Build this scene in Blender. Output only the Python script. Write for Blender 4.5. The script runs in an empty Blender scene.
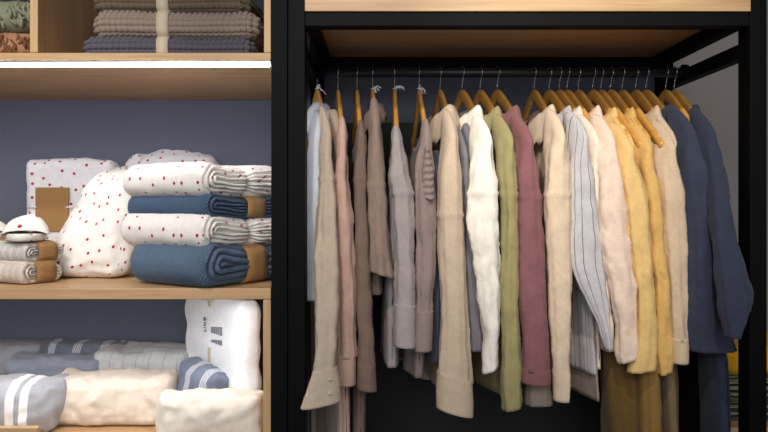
import bpy, bmesh, math, random
import numpy as np
from mathutils import Vector, Matrix, noise

random.seed(7)
SC = bpy.context.scene
COL = SC.collection
H = 1.30            # camera height above the floor
F = 667.0           # focal length in pixels of the 768-wide frame
def PX(px, Y): return (px - 380.0) * Y / F
def PZ(py, Y): return H + (207.0 - py) * Y / F
def P(px, py, Y): return (PX(px, Y), Y, PZ(py, Y))
def lerp(a, b, t): return a + (b - a) * t
def sstep(t):
    t = min(1.0, max(0.0, t)); return t * t * (3 - 2 * t)
def n3(x, y, z): return noise.noise((x, y, z))

# ------------------------------------------------------------------ materials
def lin(c):
    return tuple(((v / 255) / 12.92 if v / 255 <= .04045 else ((v / 255 + .055) / 1.055) ** 2.4) for v in c) + (1.0,)
class NT:
    def __init__(s, name):
        s.m = bpy.data.materials.new(name); s.m.use_nodes = True
        s.t = s.m.node_tree; s.b = s.t.nodes['Principled BSDF']
    def n(s, typ, **kw):
        nd = s.t.nodes.new(typ)
        for k, v in kw.items():
            if k.startswith('_'): setattr(nd, k[1:], v)
            else: nd.inputs[k].default_value = v
        return nd
    def l(s, a, b): s.t.links.new(a, b)
    def math(s, op, a, b=None):
        nd = s.t.nodes.new('ShaderNodeMath'); nd.operation = op
        for i, v in enumerate((a, b)):
            if v is None: continue
            if isinstance(v, (int, float)): nd.inputs[i].default_value = v
            else: s.l(v, nd.inputs[i])
        return nd.outputs[0]
    def mix(s, fac, a, b):
        nd = s.t.nodes.new('ShaderNodeMix'); nd.data_type = 'RGBA'
        if isinstance(fac, (int, float)): nd.inputs[0].default_value = fac
        else: s.l(fac, nd.inputs[0])
        for i, v in ((6, a), (7, b)):
            if isinstance(v, tuple): nd.inputs[i].default_value = v
            else: s.l(v, nd.inputs[i])
        return nd.outputs[2]
    def uv(s):
        tc = s.n('ShaderNodeTexCoord'); sp = s.n('ShaderNodeSeparateXYZ')
        s.l(tc.outputs['UV'], sp.inputs[0]); return tc.outputs['UV'], sp.outputs[0], sp.outputs[1]
    def bump(s, h, strength=.3, dist=.002):
        b = s.n('ShaderNodeBump', Strength=strength, Distance=dist)
        s.l(h, b.inputs['Height']); s.l(b.outputs[0], s.b.inputs['Normal'])

def plain(name, c, rough=.6, metal=0.0, spec=.4):
    k = NT(name); k.b.inputs['Base Color'].default_value = lin(c)
    k.b.inputs['Roughness'].default_value = rough; k.b.inputs['Metallic'].default_value = metal
    k.b.inputs['Specular IOR Level'].default_value = spec
    return k.m

def fabric(name, c, var=.10, weave=900., slub=.5, stripes=None, dots=None, bands=None, bump=.35, vstripes=None):
    """woven cloth; UVs are in metres. stripes=(period, width, colour), bands=[(u0,u1,colour)...] across u, dots=(cell, radius, colour)"""
    k = NT(name)
    uv, u, v = k.uv()
    nz = k.n('ShaderNodeTexNoise', Scale=60.0, Detail=4.0); k.l(uv, nz.inputs['Vector'])
    mp = k.n('ShaderNodeMapping'); mp.inputs['Scale'].default_value = (700, 40, 1); k.l(uv, mp.inputs[0])
    th = k.n('ShaderNodeTexNoise', Scale=1.0, Detail=2.0); k.l(mp.outputs[0], th.inputs['Vector'])
    mp2 = k.n('ShaderNodeMapping'); mp2.inputs['Scale'].default_value = (40, 700, 1); k.l(uv, mp2.inputs[0])
    th2 = k.n('ShaderNodeTexNoise', Scale=1.0, Detail=2.0); k.l(mp2.outputs[0], th2.inputs['Vector'])
    f = k.math('ADD', th.outputs[0], th2.outputs[0])
    f = k.math('MULTIPLY', k.math('SUBTRACT', f, 1.0), 1.6 * slub)
    f2 = k.math('ADD', k.math('ADD', f, .5), k.math('MULTIPLY', k.math('SUBTRACT', nz.outputs[0], .5), .6))
    base = lin(c)
    lo = tuple(x * (1 - 2 * var) for x in base[:3]) + (1,); hi = tuple(min(1, x * (1 + 1.6 * var)) for x in base[:3]) + (1,)
    cl = k.n('ShaderNodeClamp'); k.l(f2, cl.inputs[0])
    col = k.mix(cl.outputs[0], lo, hi)
    if stripes:
        per, w, sc = stripes
        m = k.math('LESS_THAN', k.math('PINGPONG', u, per / 2), w / 2)
        col = k.mix(m, col, lin(sc))
    if vstripes:
        per, w, sc = vstripes
        m = k.math('LESS_THAN', k.math('PINGPONG', v, per / 2), w / 2)
        col = k.mix(m, col, lin(sc))
    if bands:
        for (a, b_, sc) in bands:
            m = k.math('MULTIPLY', k.math('GREATER_THAN', u, a), k.math('LESS_THAN', u, b_))
            col = k.mix(m, col, lin(sc))
    if dots:
        cell, rad, dc = dots
        vo = k.n('ShaderNodeTexVoronoi', Scale=1.0 / cell, Randomness=.6); vo.voronoi_dimensions = '2D'
        k.l(uv, vo.inputs['Vector'])
        m = k.math('LESS_THAN', vo.outputs['Distance'], rad / cell)
        wn = k.n('ShaderNodeTexWhiteNoise'); k.l(vo.outputs['Position'], wn.inputs['Vector'])
        m = k.math('MULTIPLY', m, k.math('GREATER_THAN', wn.outputs['Value'], .12))
        col = k.mix(m, col, lin(dc))
    k.l(col, k.b.inputs['Base Color'])
    k.b.inputs['Roughness'].default_value = .92; k.b.inputs['Specular IOR Level'].default_value = .15
    k.b.inputs['Sheen Weight'].default_value = .08
    k.bump(f2, bump, .0012)
    return k.m

def wood(name, c1, c2, scale=(2., 40., 40.), rough=.45):
    k = NT(name)
    tc = k.n('ShaderNodeTexCoord'); mp = k.n('ShaderNodeMapping'); mp.inputs['Scale'].default_value = scale
    k.l(tc.outputs['Object'], mp.inputs[0])
    a = k.n('ShaderNodeTexNoise', Scale=1.0, Detail=6.0, Distortion=.6); k.l(mp.outputs[0], a.inputs['Vector'])
    mp2 = k.n('ShaderNodeMapping'); mp2.inputs['Scale'].default_value = tuple(s * 5 for s in scale); k.l(tc.outputs['Object'], mp2.inputs[0])
    b = k.n('ShaderNodeTexNoise', Scale=1.0, Detail=3.0); k.l(mp2.outputs[0], b.inputs['Vector'])
    f = k.math('ADD', k.math('MULTIPLY', a.outputs[0], .7), k.math('MULTIPLY', b.outputs[0], .3))
    r = k.n('ShaderNodeMapRange'); r.inputs[1].default_value = .35; r.inputs[2].default_value = .65; k.l(f, r.inputs[0])
    col = k.mix(r.outputs[0], lin(c1), lin(c2))
    k.l(col, k.b.inputs['Base Color']); k.b.inputs['Roughness'].default_value = rough
    k.bump(f, .15, .001)
    return k.m

def wall_mat(name, c):
    k = NT(name)
    tc = k.n('ShaderNodeTexCoord'); nz = k.n('ShaderNodeTexNoise', Scale=220.0, Detail=3.0); k.l(tc.outputs['Object'], nz.inputs['Vector'])
    b = lin(c)
    k.l(k.mix(nz.outputs[0], tuple(x * .93 for x in b[:3]) + (1,), tuple(x * 1.07 for x in b[:3]) + (1,)), k.b.inputs['Base Color'])
    k.b.inputs['Roughness'].default_value = .8
    k.bump(nz.outputs[0], .1, .001)
    return k.m

M = {}
M['wall'] = wall_mat('grey_blue_wall', (104, 108, 124))
M['wall2'] = wall_mat('warm_grey_wall', (150, 142, 138))
M['floor'] = wall_mat('dark_floor', (60, 55, 52))
M['black'] = plain('black_metal', (6, 6, 7), .6, 0, .10)
M['rail'] = plain('satin_black_rail', (30, 31, 37), .38, 0, .5)
M['blackpanel'] = plain('black_panel', (20, 20, 23), .6)
M['oak'] = wood('oak', (176, 139, 98), (205, 168, 124))
M['oakv'] = wood('oak_upright', (176, 139, 98), (205, 168, 124), (40., 40., 2.))
M['hanger'] = wood('hanger_wood', (194, 136, 62), (216, 162, 84), (30., 6., 30.), .28)
M['steel'] = plain('steel_wire', (190, 190, 195), .25, 1.0)
M['alu'] = plain('aluminium', (190, 192, 200), .35, .9)
M['kraft'] = fabric('kraft_paper', (158, 120, 76), .06, slub=.3, bump=.1)
M['string'] = plain('white_string', (230, 230, 232), .8)
M['button'] = plain('shell_button', (205, 188, 165), .3)
M['paper'] = plain('cream_paper', (205, 190, 165), .7)
e = NT('led_light'); e.b.inputs['Base Color'].default_value = (1, 1, 1, 1)
e.b.inputs['Emission Color'].default_value = (0.90, 0.93, 1.0, 1); e.b.inputs['Emission Strength'].default_value = 46.0
M['led'] = e.m

# ------------------------------------------------------------------ object helpers
def link(o, parent=None):
    COL.objects.link(o)
    if parent is not None:
        o.parent = parent
        o.matrix_parent_inverse = Matrix.Translation(-Vector(parent.location)) if parent.rotation_euler[:] == (0, 0, 0) else parent.matrix_world.inverted()
    return o
def tag(o, label, cat, group=None):
    o['label'] = label; o['category'] = cat
    if group: o['group'] = group
    return o
def thing(name, label, cat, loc, group=None):
    o = bpy.data.objects.new(name, None); o.empty_display_size = .05
    o.location = loc; COL.objects.link(o)
    return tag(o, label, cat, group)
ORG = {}
def mesh(name, V, Fc, mat, parent=None, uvs=None, smooth=True, weld=False):
    """V are world coordinates. The origin goes to the centre of the mesh's base. uvs: per-vertex or per-face-corner list"""
    V = np.asarray(V, float)
    lo, hi = V.min(0), V.max(0)
    org = np.array([(lo[0] + hi[0]) / 2, (lo[1] + hi[1]) / 2, lo[2]])
    me = bpy.data.meshes.new(name)
    me.from_pydata((V - org).tolist(), [], [tuple(f) for f in Fc])
    if uvs is not None:
        ul = me.uv_layers.new(name='UVMap')
        per_corner = len(uvs) != len(V)
        li = 0
        for p in me.polygons:
            for k in p.loop_indices:
                ul.data[k].uv = uvs[k] if per_corner else uvs[me.loops[k].vertex_index]
    bm = bmesh.new(); bm.from_mesh(me)
    if weld: bmesh.ops.remove_doubles(bm, verts=bm.verts, dist=1e-5)
    bmesh.ops.recalc_face_normals(bm, faces=bm.faces)
    bm.to_mesh(me); bm.free()
    if smooth: me.polygons.foreach_set('use_smooth', [True] * len(me.polygons))
    me.materials.append(mat)
    o = bpy.data.objects.new(name, me); o.location = org.tolist()
    COL.objects.link(o)
    if parent is not None:
        pw = ORG.get(parent.name); pw = np.array(parent.location) if pw is None else pw
        o.location = (org - pw).tolist(); o.parent = parent
    ORG[o.name] = org
    return o
def box(name, a, b, mat, parent=None, bev=.002):
    bm = bmesh.new(); bmesh.ops.create_cube(bm, size=1)
    for v in bm.verts: v.co = Vector([lerp(a[i], b[i], v.co[i] + .5) for i in range(3)])
    if bev: bmesh.ops.bevel(bm, geom=bm.edges[:], offset=bev, segments=2, affect='EDGES', profile=.5)
    V = [v.co[:] for v in bm.verts]; bm.verts.index_update()
    Fc = [[v.index for v in f.verts] for f in bm.faces]; bm.free()
    return mesh(name, V, Fc, mat, parent, smooth=False)
def tube_geo(path, r, seg=10, caps=True):
    V, Fc = [], []
    path = [Vector(p) for p in path]; n = len(path)
    up = Vector((.31, .17, .93)).normalized(); prev = None
    for i, p in enumerate(path):
        t = (path[min(i + 1, n - 1)] - path[max(i - 1, 0)]).normalized()
        if prev is None:
            a = t.cross(up); a = a.normalized() if a.length > 1e-4 else t.orthogonal().normalized()
        else:
            a = (prev - t * prev.dot(t)).normalized()
        prev = a; b = t.cross(a)
        rr = r[i] if isinstance(r, (list, tuple)) else r
        for k in range(seg):
            q = 2 * math.pi * k / seg
            V.append((p + (a * math.cos(q) + b * math.sin(q)) * rr)[:])
    for i in range(n - 1):
        for k in range(seg):
            k2 = (k + 1) % seg
            Fc.append((i * seg + k, i * seg + k2, (i + 1) * seg + k2, (i + 1) * seg + k))
    if caps:
        Fc.append(tuple(range(seg))); Fc.append(tuple(range((n - 1) * seg, n * seg)))
    return V, Fc
def tube(name, path, r, mat, parent=None, seg=10):
    V, Fc = tube_geo(path, r, seg); return mesh(name, V, Fc, mat, parent)
def join_geo(parts):
    V, Fc = [], []
    for v, f in parts:
        b = len(V); V += list(v); Fc += [tuple(i + b for i in q) for q in f]
    return V, Fc

# ------------------------------------------------------------------ the setting
def struct(o): o['kind'] = 'structure'; return o
struct(box('floor', (-3, -2, -.1), (3.5, 3.2, 0), M['floor'], bev=0))
struct(box('wall_back', (-2.6, 2.50, 0), (1.10, 2.56, 2.9), M['wall'], bev=0))
struct(box('wall_right', (1.10, 2.92, 0), (3.2, 2.98, 2.9), M['wall2'], bev=0))

# ---- black clothes rack
YF = 1.82
rack = thing('clothes_rack', 'black metal clothes rack with an oak top shelf and hanging rail', 'clothes rack', (.40, 2.1, 0))
for (xa, xb) in ((-.251, -.205), (1.010, 1.056)):
    for (ya, yb) in ((YF, YF + .062), (2.40, 2.455)):
        box('post', (xa, ya, 0), (xb, yb, 2.35), M['black'], rack, .0015)
zt0, zt1 = H + .494, H + .533
box('front_bar', (-.205, YF + .002, zt0), (1.010, YF + .042, zt1), M['black'], rack)
box('rear_bar', (-.205, 2.370, zt0), (1.010, 2.410, zt1), M['black'], rack)
box('side_bar', (.967, YF + .044, zt0), (1.008, 2.368, zt1), M['black'], rack)
box('side_bar', (-.205, YF + .044, zt0), (-.175, 2.368, zt1), M['black'], rack)
box('rail_support', (1.012, YF + .06, H + .418), (1.045, 2.41, H + .460), M['black'], rack)
box('rail_support', (-.245, YF + .06, H + .418), (-.207, 2.41, H + .460), M['black'], rack)
box('top_shelf', (-.205, YF - .004, zt1), (1.010, 2.41, H + .575), M['oak'], rack)
YR, ZR = 2.20, H + .4436
tube('hanging_rail', [(-.206, YR, ZR), (.4, YR, ZR), (1.012, YR, ZR)], .0158, M['rail'], rack, 24)
for xx, x2 in ((.996, 1.0115), (-.2045, -.190)):
    tube('rail_flange', [(xx, YR, ZR), (x2, YR, ZR)], .026, M['black'], rack, 24)
box('back_panel', (-.205, 2.462, .02), (1.010, 2.48, H + .312), M['blackpanel'], rack)
box('side_panel', (1.014, 2.10, .02), (1.040, 2.399, H - .44), M['blackpanel'], rack)
box('bottom_shelf', (-.205, 2.0, H - .96), (1.010, 2.455, H - .92), M['black'], rack)

# ---- oak shelving unit on the left
unit = thing('shelving_unit', 'oak shelving unit with black upright and lit shelf edge', 'shelving', (-1.0, 2.15, 0))
XL = -1.75
box('upright', (-.297, YF, 0), (-.253, YF + .062, 2.35), M['black'], unit, .0015)
S1, S2, S3 = H + .421, H - .222, H - .66
sh = box('shelf', (XL, YF, S1 - .021), (-.298, 2.497, S1), M['oak'], unit)
pr = box('led_profile', (XL, YF + .003, S1 - .0275), (-.299, YF + .020, S1 - .0215), M['alu'], unit, .001)
led = box('led_strip', (XL, YF + .004, S1 - .0365), (-.302, YF + .011, S1 - .0300), M['led'], pr, 0)
led['label'] = 'added unseen glowing strip'
box('shelf', (XL, YF, S2 - .030), (-.298, 2.497, S2), M['oak'], unit)
l2 = box('led_strip', (XL, YF + .022, S2 - .0312), (-.325, YF + .036, S2 - .0285), M['led'], unit, 0); l2['label'] = 'added unseen glowing strip'  # unseen strip, added under the middle shelf to brighten the lower bay
box('shelf', (XL, YF, S3 - .030), (-.298, 2.497, S3), M['oak'], unit)
box('shelf', (XL, YF, H + .82), (-.298, 2.497, H + .85), M['oak'], unit)
box('end_panel', (-.317, YF, S1 + .0005), (-.298, 2.497, H + .82), M['oakv'], unit)
box('end_panel', (-.319, YF, S3 + .0005), (-.298, 2.497, S2 - .031), M['oakv'], unit)
box('divider', (-.956, YF, S1 + .0005), (-.934, 2.497, H + .82), M['oakv'], unit)
box('front_lip', (XL, YF - .022, S3 - .03), (-.925, YF - .002, PZ(427.5, 1.80)), M['oak'], unit)

# ------------------------------------------------------------------ hangers
def hang(s):
    c = .016
    return -.178 * (math.sqrt(s * s + c * c) - c) / (math.sqrt(.21 ** 2 + c * c) - c)
ZW = PZ(90.0, YR)       # top of the wooden hump
def axis(hook_px, tip):
    hx = PX(hook_px, YR)
    tx, ty = PX(tip[0], 1.99), 1.99
    d = Vector((tx - hx, ty - YR, 0)); return hx, d.normalized()
def hanger(hook_px, tip, label, ribbon=False, arm=.205):
    hx, d = axis(hook_px, tip)
    root = thing('coat_hanger', label, 'hanger', (hx, YR, ZW - .20), 'wooden hangers on the rail')
    n = Vector((d.y, -d.x, 0)).normalized()
    V, Fc = [], []
    N, S = 44, 12
    for i in range(N + 1):
        s = lerp(-arm, arm, i / N)
        hh = lerp(.0195, .0115, sstep(abs(s) / arm))
        zc = ZW + .002 - hh + hang(s)
        hh = lerp(.0195, .0115, sstep(abs(s) / arm)) * (1 if abs(s) < arm - .004 else .8)
        th = lerp(.0066, .0085, sstep(abs(s) / arm))
        ds = .002; tz = (hang(s + ds) - hang(s - ds)) / (2 * ds)
        tl = math.sqrt(1 + tz * tz); ux, uz = -tz / tl, 1 / tl
        for k in range(S):
            q = 2 * math.pi * k / S
            a = math.copysign(abs(math.cos(q)) ** .65, math.cos(q)) * th
            b = math.copysign(abs(math.sin(q)) ** .65, math.sin(q)) * hh
            # shallow strap notch near each end
            if abs(abs(s) - (arm - .035)) < .006 and b > 0: b *= .55
            p = Vector((hx, YR, zc)) + d * (s + ux * b) + n * a + Vector((0, 0, uz * b))
            V.append(p[:])
    for i in range(N):
        for k in range(S):
            k2 = (k + 1) % S; Fc.append((i * S + k, i * S + k2, (i + 1) * S + k2, (i + 1) * S + k))
    Fc.append(tuple(range(S))); Fc.append(tuple(range(N * S, N * S + S)))
    mesh('hanger_body', V, Fc, M['hanger'], root)
    path = []
    R = .0185
    path += [Vector((hx, YR, ZW - .004)), Vector((hx, YR, ZW + .012))]
    c = Vector((hx, YR, ZR))
    for t in range(0, 19):
        ang = math.radians(-62 + t * 262 / 18)
        path.append(c + d * (R * math.cos(ang)) + Vector((0, 0, R * math.sin(ang))))
    # smooth the neck
    pp = [path[0], path[1], path[1].lerp(path[2], .35) + d * .001, path[1].lerp(path[2], .7) + d * .001] + path[2:]
    tube('hook', pp, .00165, M['steel'], root, 8)
    if ribbon:
        g = []
        b = Vector((hx, YR, ZW + .004))
        rnd = random.Random(hook_px)
        for k in range(5):
            e = Vector((rnd.uniform(.004, .032) * ribbon, rnd.uniform(-.03, .0), rnd.uniform(-.022, .012)))
            pts = [b + e * t + Vector((0, 0, .008 * math.sin(t * 3.1))) for t in (0, .25, .5, .75, 1)]
            g.append(tube_geo(pts, .0018, 6))
        g.append(tube_geo([b + Vector((.006 * math.cos(a), .006 * math.sin(a), 0)) for a in [i * .63 for i in range(11)]], .0016, 6))
        V, Fc = join_geo(g); r = mesh('string_bow', V, Fc, M['string'], root); r['label'] = 'white string tied at the hook'
    return root

# ------------------------------------------------------------------ garments
def cloth_tube(rings, nu, seed, wr=.006, fold=.24, k=4.0, close=.004, seams=(), crease=1.0):
    """rings: list of (centre Vector, axis a Vector, axis b Vector). Returns V, F, UV of an open-ended double-walled cloth tube."""
    V, UV, Fc = [], [], []
    nr = len(rings); dist = 0; prev = None
    for j, (c, a, b) in enumerate(rings):
        if prev is not None: dist += (c - prev).length
        prev = c; per = math.pi * (3 * (a.length + b.length) - math.sqrt((3 * a.length + b.length) * (a.length + 3 * b.length)))
        g = min(1, j / 6)
        for i in range(nu + 1):
            t = 2 * math.pi * i / nu; ct, st = math.cos(t), math.sin(t)
            p = c + a * (math.copysign(abs(ct) ** .85, ct)) + b * (math.copysign(abs(st) ** .85, st))
            o = (a * ct + b * st); o = o.normalized()
            f = fold * min(a.length, b.length) * g * n3(ct * k * .5 + seed, st * k * .5, dist * 2.2 + seed)
            w = wr * crease * g * (n3(p.x * 30 + seed, p.y * 30, p.z * 17) + .6 * abs(n3(p.x * 55, p.y * 55 + seed, p.z * 60)))
            sm = 0
            for sv in seams:
                dd = abs(dist - sv)
                if dd < .010: sm += .0042 * (1 - dd / .010)
            V.append((p + o * (f + w + sm))[:]); UV.append((i / nu * .24, dist))
    m = nu + 1
    # inner wall at the open end
    for (inset, up) in ((.003, 0.0), (.005, .03)):
        c, a, b = rings[-1]; c2, _, _ = rings[-2]
        dirv = (c2 - c).normalized()
        base = (nr - 1) * m
        for i in range(m):
            p = Vector(V[base + i]); q = p + (c - p).normalized() * inset + dirv * up
            V.append(q[:]); UV.append((UV[base + i][0], dist - up))
    for j in range(nr + 1):
        for i in range(nu): Fc.append((j * m + i, j * m + i + 1, (j + 1) * m + i + 1, (j + 1) * m + i))
    Fc.append(tuple(range(nu)))
    return V, Fc, UV

def interp(pts, y):
    for a, b in zip(pts, pts[1:]):
        if y <= b[0]:
            t = (y - a[0]) / (b[0] - a[0]); return [lerp(a[i], b[i], t) for i in range(1, len(a))]
    return list(pts[-1][1:])
def smooth_rows(rows, n=3):
    rows = [list(r) for r in rows]
    for _ in range(n):
        new = [rows[0]] + [[(rows[i - 1][k] + 2 * rows[i][k] + rows[i + 1][k]) / 4 for k in range(len(rows[0]))] for i in range(1, len(rows) - 1)] + [rows[-1]]
        rows = new
    return rows

def sleeve_rings(edges, Y0, Y1, b0, b1, step=3.0, head=None, hd=1.0, tilt=0.0, t0=.6):
    """head=(dx/dY of the shoulder line): the sleeve grows out of the sloping shoulder instead of starting level"""
    y0, y1 = edges[0][0], edges[-1][0]
    n = max(8, int((y1 - y0) / step))
    rows = smooth_rows([interp(edges, lerp(y0, y1, i / n)) for i in range(n + 1)])
    out = []
    for i, (xl, xr) in enumerate(rows):
        t = i / n; Y = lerp(Y0, Y1, t); dpx = i * (y1 - y0) / n
        y = lerp(y0, y1, t)
        w = (xr - xl) / 2 * Y / F
        b = lerp(b0, b1, sstep(t))
        c = Vector(P((xl + xr) / 2, y, Y)); av = Vector((w, 0, 0)); bv = Vector((0, b, 0))
        if head is not None:
            cap = math.sqrt(max(.02, 1 - max(0, 1 - dpx / 13.0) ** 2)); k = 1 - sstep(dpx / 60.0)
            back = .040 * k * hd
            c += Vector((head * back, back, .80 * back + .004 * k))
            bb = lerp(b, lerp(.022, .062, hd), k) * cap
            bv = Vector((head * bb * k, bb, .80 * bb * k)); av = Vector((lerp(w, min(w, .016), k ** 2) * cap, 0, 0))
        av = av + Vector((0, 0, -tilt * w * (sstep((t - t0) / (1 - t0)) if t0 < 1 else 1.0)))
        out.append((c, av, bv))
    return out

def garment(name, label, cat, hook, tip, mat, neck=.122, sleeve=None, Ys=(1.97, 1.92), sb=(.045, .040),
            hem=350, T=.024, Lb=.205, cuff=None, collar=None, seams=(), crease=1.0, seed=0, shift=0.0, dx=0.0,
            wave=.012, sleeve_mat=None, group='garments on the rail', back=True, Lf=None, cuff_flare=0.0, buttons=0, lift=0.0, hem_slope=0.0, hd=1.0, tilt=0.0, drop=0.007):
    hx, d = axis(hook, tip)
    hx += shift
    n = Vector((-d.y, d.x, 0)).normalized()
    if n.x < 0: n = -n
    root = thing(name, label, cat, (hx, YR, PZ(hem, 2.05)), group)
    # ---- body
    nu, nv = 76, 60
    zh = PZ(hem, 2.02)
    V, UV, Fc = [], [], []
    Lt = .224
    for j in range(nv + 1):
        v = j / nv
        L = lerp(Lt, Lb, sstep(v * 1.5)); LF = lerp(Lt, Lf or Lb, sstep(v * 1.5))
        for i in range(nu + 1):
            t = 2 * math.pi * i / nu; ct, st = math.cos(t), math.sin(t)
            LL = LF if ct > 0 else L
            s = LL * math.copysign(abs(ct) ** .75, ct)
            if ct < 0: s *= .195 / LL
            s0 = (Lt if ct > 0 else .195) * math.copysign(abs(ct) ** .75, ct)
            th = lerp(.0125, T, sstep(v * 4)) * math.copysign(abs(st) ** .55, st)
            zt = ZW + .010 + hang(max(abs(s0), neck)) + lift - drop - .012 * sstep((abs(s0) - .200) / .024)
            if abs(s0) < neck:
                zt -= (.016 if st > 0 else .05) * (1 - (abs(s0) / neck) ** 2)
            z = lerp(zt, zh + hem_slope * s / LL, v)
            wv = wave * sstep(v * 1.6) * (n3(s * 9 + seed * 3.1, z * 1.3, seed) + .5 * n3(s * 22 + seed, z * 2.0, seed + 9))
            cr = .0035 * crease * sstep(v * 5) * (n3(s * 25 + seed, z * 22, st) + .5 * n3(s * 60, z * 45 + seed, st * 2))
            p = Vector((hx, YR, 0)) + d * s + n * (th + wv + math.copysign(cr, st)) + Vector((dx * v, 0, z))
            V.append(p[:]); UV.append((i / nu * 4 * Lb, -z))
    m = nu + 1
    top = V[:m]
    VT, UT = [], []
    for (f, up, dip) in ((0.0, .0075, .016), (.62, .0055, .006)):
        for i in range(m):
            p = Vector(top[i]); ax = Vector((hx, YR, p.z)); al = d * (p - ax).dot(d); c = ax + al
            inn = abs((p - ax).dot(d)) < neck - .002
            q = (c + (p - c) * .86 + Vector((0, 0, -dip))) if inn else (c + (p - c) * f + Vector((0, 0, up)))
            VT.append(q[:]); UT.append((UV[i][0], UV[i][1] + up))
    V = VT + V; UV = UT + UV
    base = (nv + 2) * m
    for (ins, up) in ((.75, 0.0), (.6, .03)):
        for i in range(m):
            p = Vector(V[base + i]); t = 2 * math.pi * i / nu
            ax = Vector((hx + dx, YR, 0)); rel = p - ax; along = d * rel.dot(d); q = ax + along * .99
            c = Vector((q.x, q.y, p.z)); r = c + (p - c) * ins; r.z = p.z + up
            V.append(r[:]); UV.append((UV[base + i][0], -p.z))
    for j in range(nv + 4):
        for i in range(nu): Fc.append((j * m + i, j * m + i + 1, (j + 1) * m + i + 1, (j + 1) * m + i))
    mesh('body', V, Fc, mat, root, UV, weld=False)
    sm = sleeve_mat or mat
    if sleeve:
        ed = [e for e in sleeve]
        if cuff:
            cut = [e for e in ed if e[0] < cuff] + [(cuff, *interp(ed, cuff))]
            ce = [(cuff - 3, *interp(ed, cuff - 3))] + [e for e in ed if e[0] > cuff]
            Yc = lerp(Ys[0], Ys[1], (cuff - ed[0][0]) / (ed[-1][0] - ed[0][0]))
        else: cut = ed; Yc = Ys[1]
        V, Fc, UV = cloth_tube(sleeve_rings(cut, Ys[0], Yc, *sb, head=d.x / d.y, hd=hd, tilt=tilt), 40, seed + 1.7, seams=[x / 340 for x in seams], crease=crease)
        mesh('sleeve', V, Fc, sm, root, UV)
        if cuff:
            R = sleeve_rings(ce, Yc, Ys[1], sb[1] * 1.0 + .002, sb[1] * 1.08 + cuff_flare, 2.0, tilt=tilt, t0=1.0)
            R = [(c, a * 1.04 + Vector((.0015, 0, 0)), Vector((0, (sb[1] + .004 + cuff_flare * i / len(R)), 0))) for i, (c, a, b) in enumerate(R)]
            V, Fc, UV = cloth_tube(R, 40, seed + 4.1, wr=.002, fold=.05, crease=crease)
            cf = mesh('cuff', V, Fc, sm, root, UV)
            for kk in range(buttons):
                c, a, b = R[int(len(R) * (.30 + .36 * kk))]
                pc = c + a * .45 - b * .93
                Vb, Fb = tube_geo([pc + Vector((0, .003, 0)), pc + Vector((0, -.003, 0))], .0062, 14)
                mesh('button', Vb, Fb, M['button'], cf)
        if back:
            bx = Vector((hx, YR, 0)) - d * .205
            zt, ze = ZW + hang(.205) - .03, PZ(hem, 2.02) - .03
            R = []
            for i in range(24):
                t = i / 23
                w = lerp(.016, min(.024, T), sstep(t * 3))
                R.append((Vector((bx.x + dx * t, min(bx.y, 2.37), lerp(zt, ze, t))), Vector((w, 0, 0)), Vector((0, .02, 0))))
            V, Fc, UV = cloth_tube(R, 24, seed + 7, wr=.003)
            mesh('sleeve', V, Fc, sm, root, UV)
    if collar:
        ch, cfall, cb = collar      # stand height, fall depth, half width across
        V, UV, Fc = [], [], []
        NT_, prof = 60, 9
        zc = ZW + hang(neck) + .014 - ch * .30 + lift - drop
        for i in range(NT_ + 1):
            t = math.pi * 1.0 + lerp(.10, 2 * math.pi - .10, i / NT_)     # opening towards the left (shirt front)
            ct, st = math.cos(t), math.sin(t)
            frontness = max(0.0, -ct)         # 1 at the shirt's front (left face)
            drop = .040 * frontness ** 1.5
            fall = cfall * (1 + .9 * frontness ** 3)
            for kx in range(prof):
                q = kx / (prof - 1)
                if q < .4:
                    o = .0 + .003 * q; z = ch * (q / .4)
                elif q < .6:
                    a = (q - .4) / .2 * math.pi; o = .006 * (1 - math.cos(a)) / 2 * 1.6 + .001; z = ch + .004 * math.sin(a)
                else:
                    u = (q - .6) / .4; o = .0125 + .014 * u; z = ch - fall * u
                o += .0022 * n3(i * .25 + seed, q * 3, seed)
                p = Vector((hx, YR, zc - drop + z)) + n * ((cb + o) * ct) + d * ((neck * .98 + o) * st) \
                    + Vector((0, 0, hang(neck + o) - hang(neck) if abs(st) > .7 else 0))
                V.append(p[:]); UV.append((i / NT_ * .4, q * .09))
        for i in range(NT_):
            for kx in range(prof - 1):
                Fc.append((i * prof + kx, i * prof + kx + 1, (i + 1) * prof + kx + 1, (i + 1) * prof + kx))
        o = mesh('collar', V, Fc, mat, root, UV)
        so = o.modifiers.new('thick', 'SOLIDIFY'); so.thickness = .0028; so.offset = 0
    return root

# ------------------------------------------------------------------ colours of the clothes
def fab(n, c, **k): M[n] = fabric(n, c, **k); return M[n]
fab('white_blue', (214, 218, 228)); fab('greige', (192, 174, 154)); fab('pink', (206, 170, 154)); fab('brown', (128, 107, 95))
fab('taupe', (152, 131, 118)); fab('mauve_grey', (170, 160, 158)); fab('mauve', (152, 133, 127), stripes=(.012, .002, (150, 130, 126)))
fab('slate', (74, 78, 90)); fab('oat', (206, 184, 160)); fab('grey', (120, 119, 126)); fab('white', (240, 234, 222))
fab('olive', (156, 146, 104)); fab('rose', (134, 90, 93)); fab('inner_taupe', (150, 135, 122)); fab('linen', (216, 194, 168))
fab('pinstripe', (192, 189, 191), stripes=(.024, .0022, (105, 102, 108))); fab('cream', (232, 214, 196)); fab('blush', (230, 206, 186))
fab('yellow', (224, 188, 124)); fab('gold', (215, 174, 104)); fab('sand', (208, 184, 156)); fab('navy', (56, 61, 78)); fab('navy2', (52, 57, 74))
fab('brown_cloth', (104, 78, 42)); fab('mustard', (140, 108, 58)); fab('taupe_cloth', (122, 102, 76)); fab('ink', (50, 56, 74))

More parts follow.
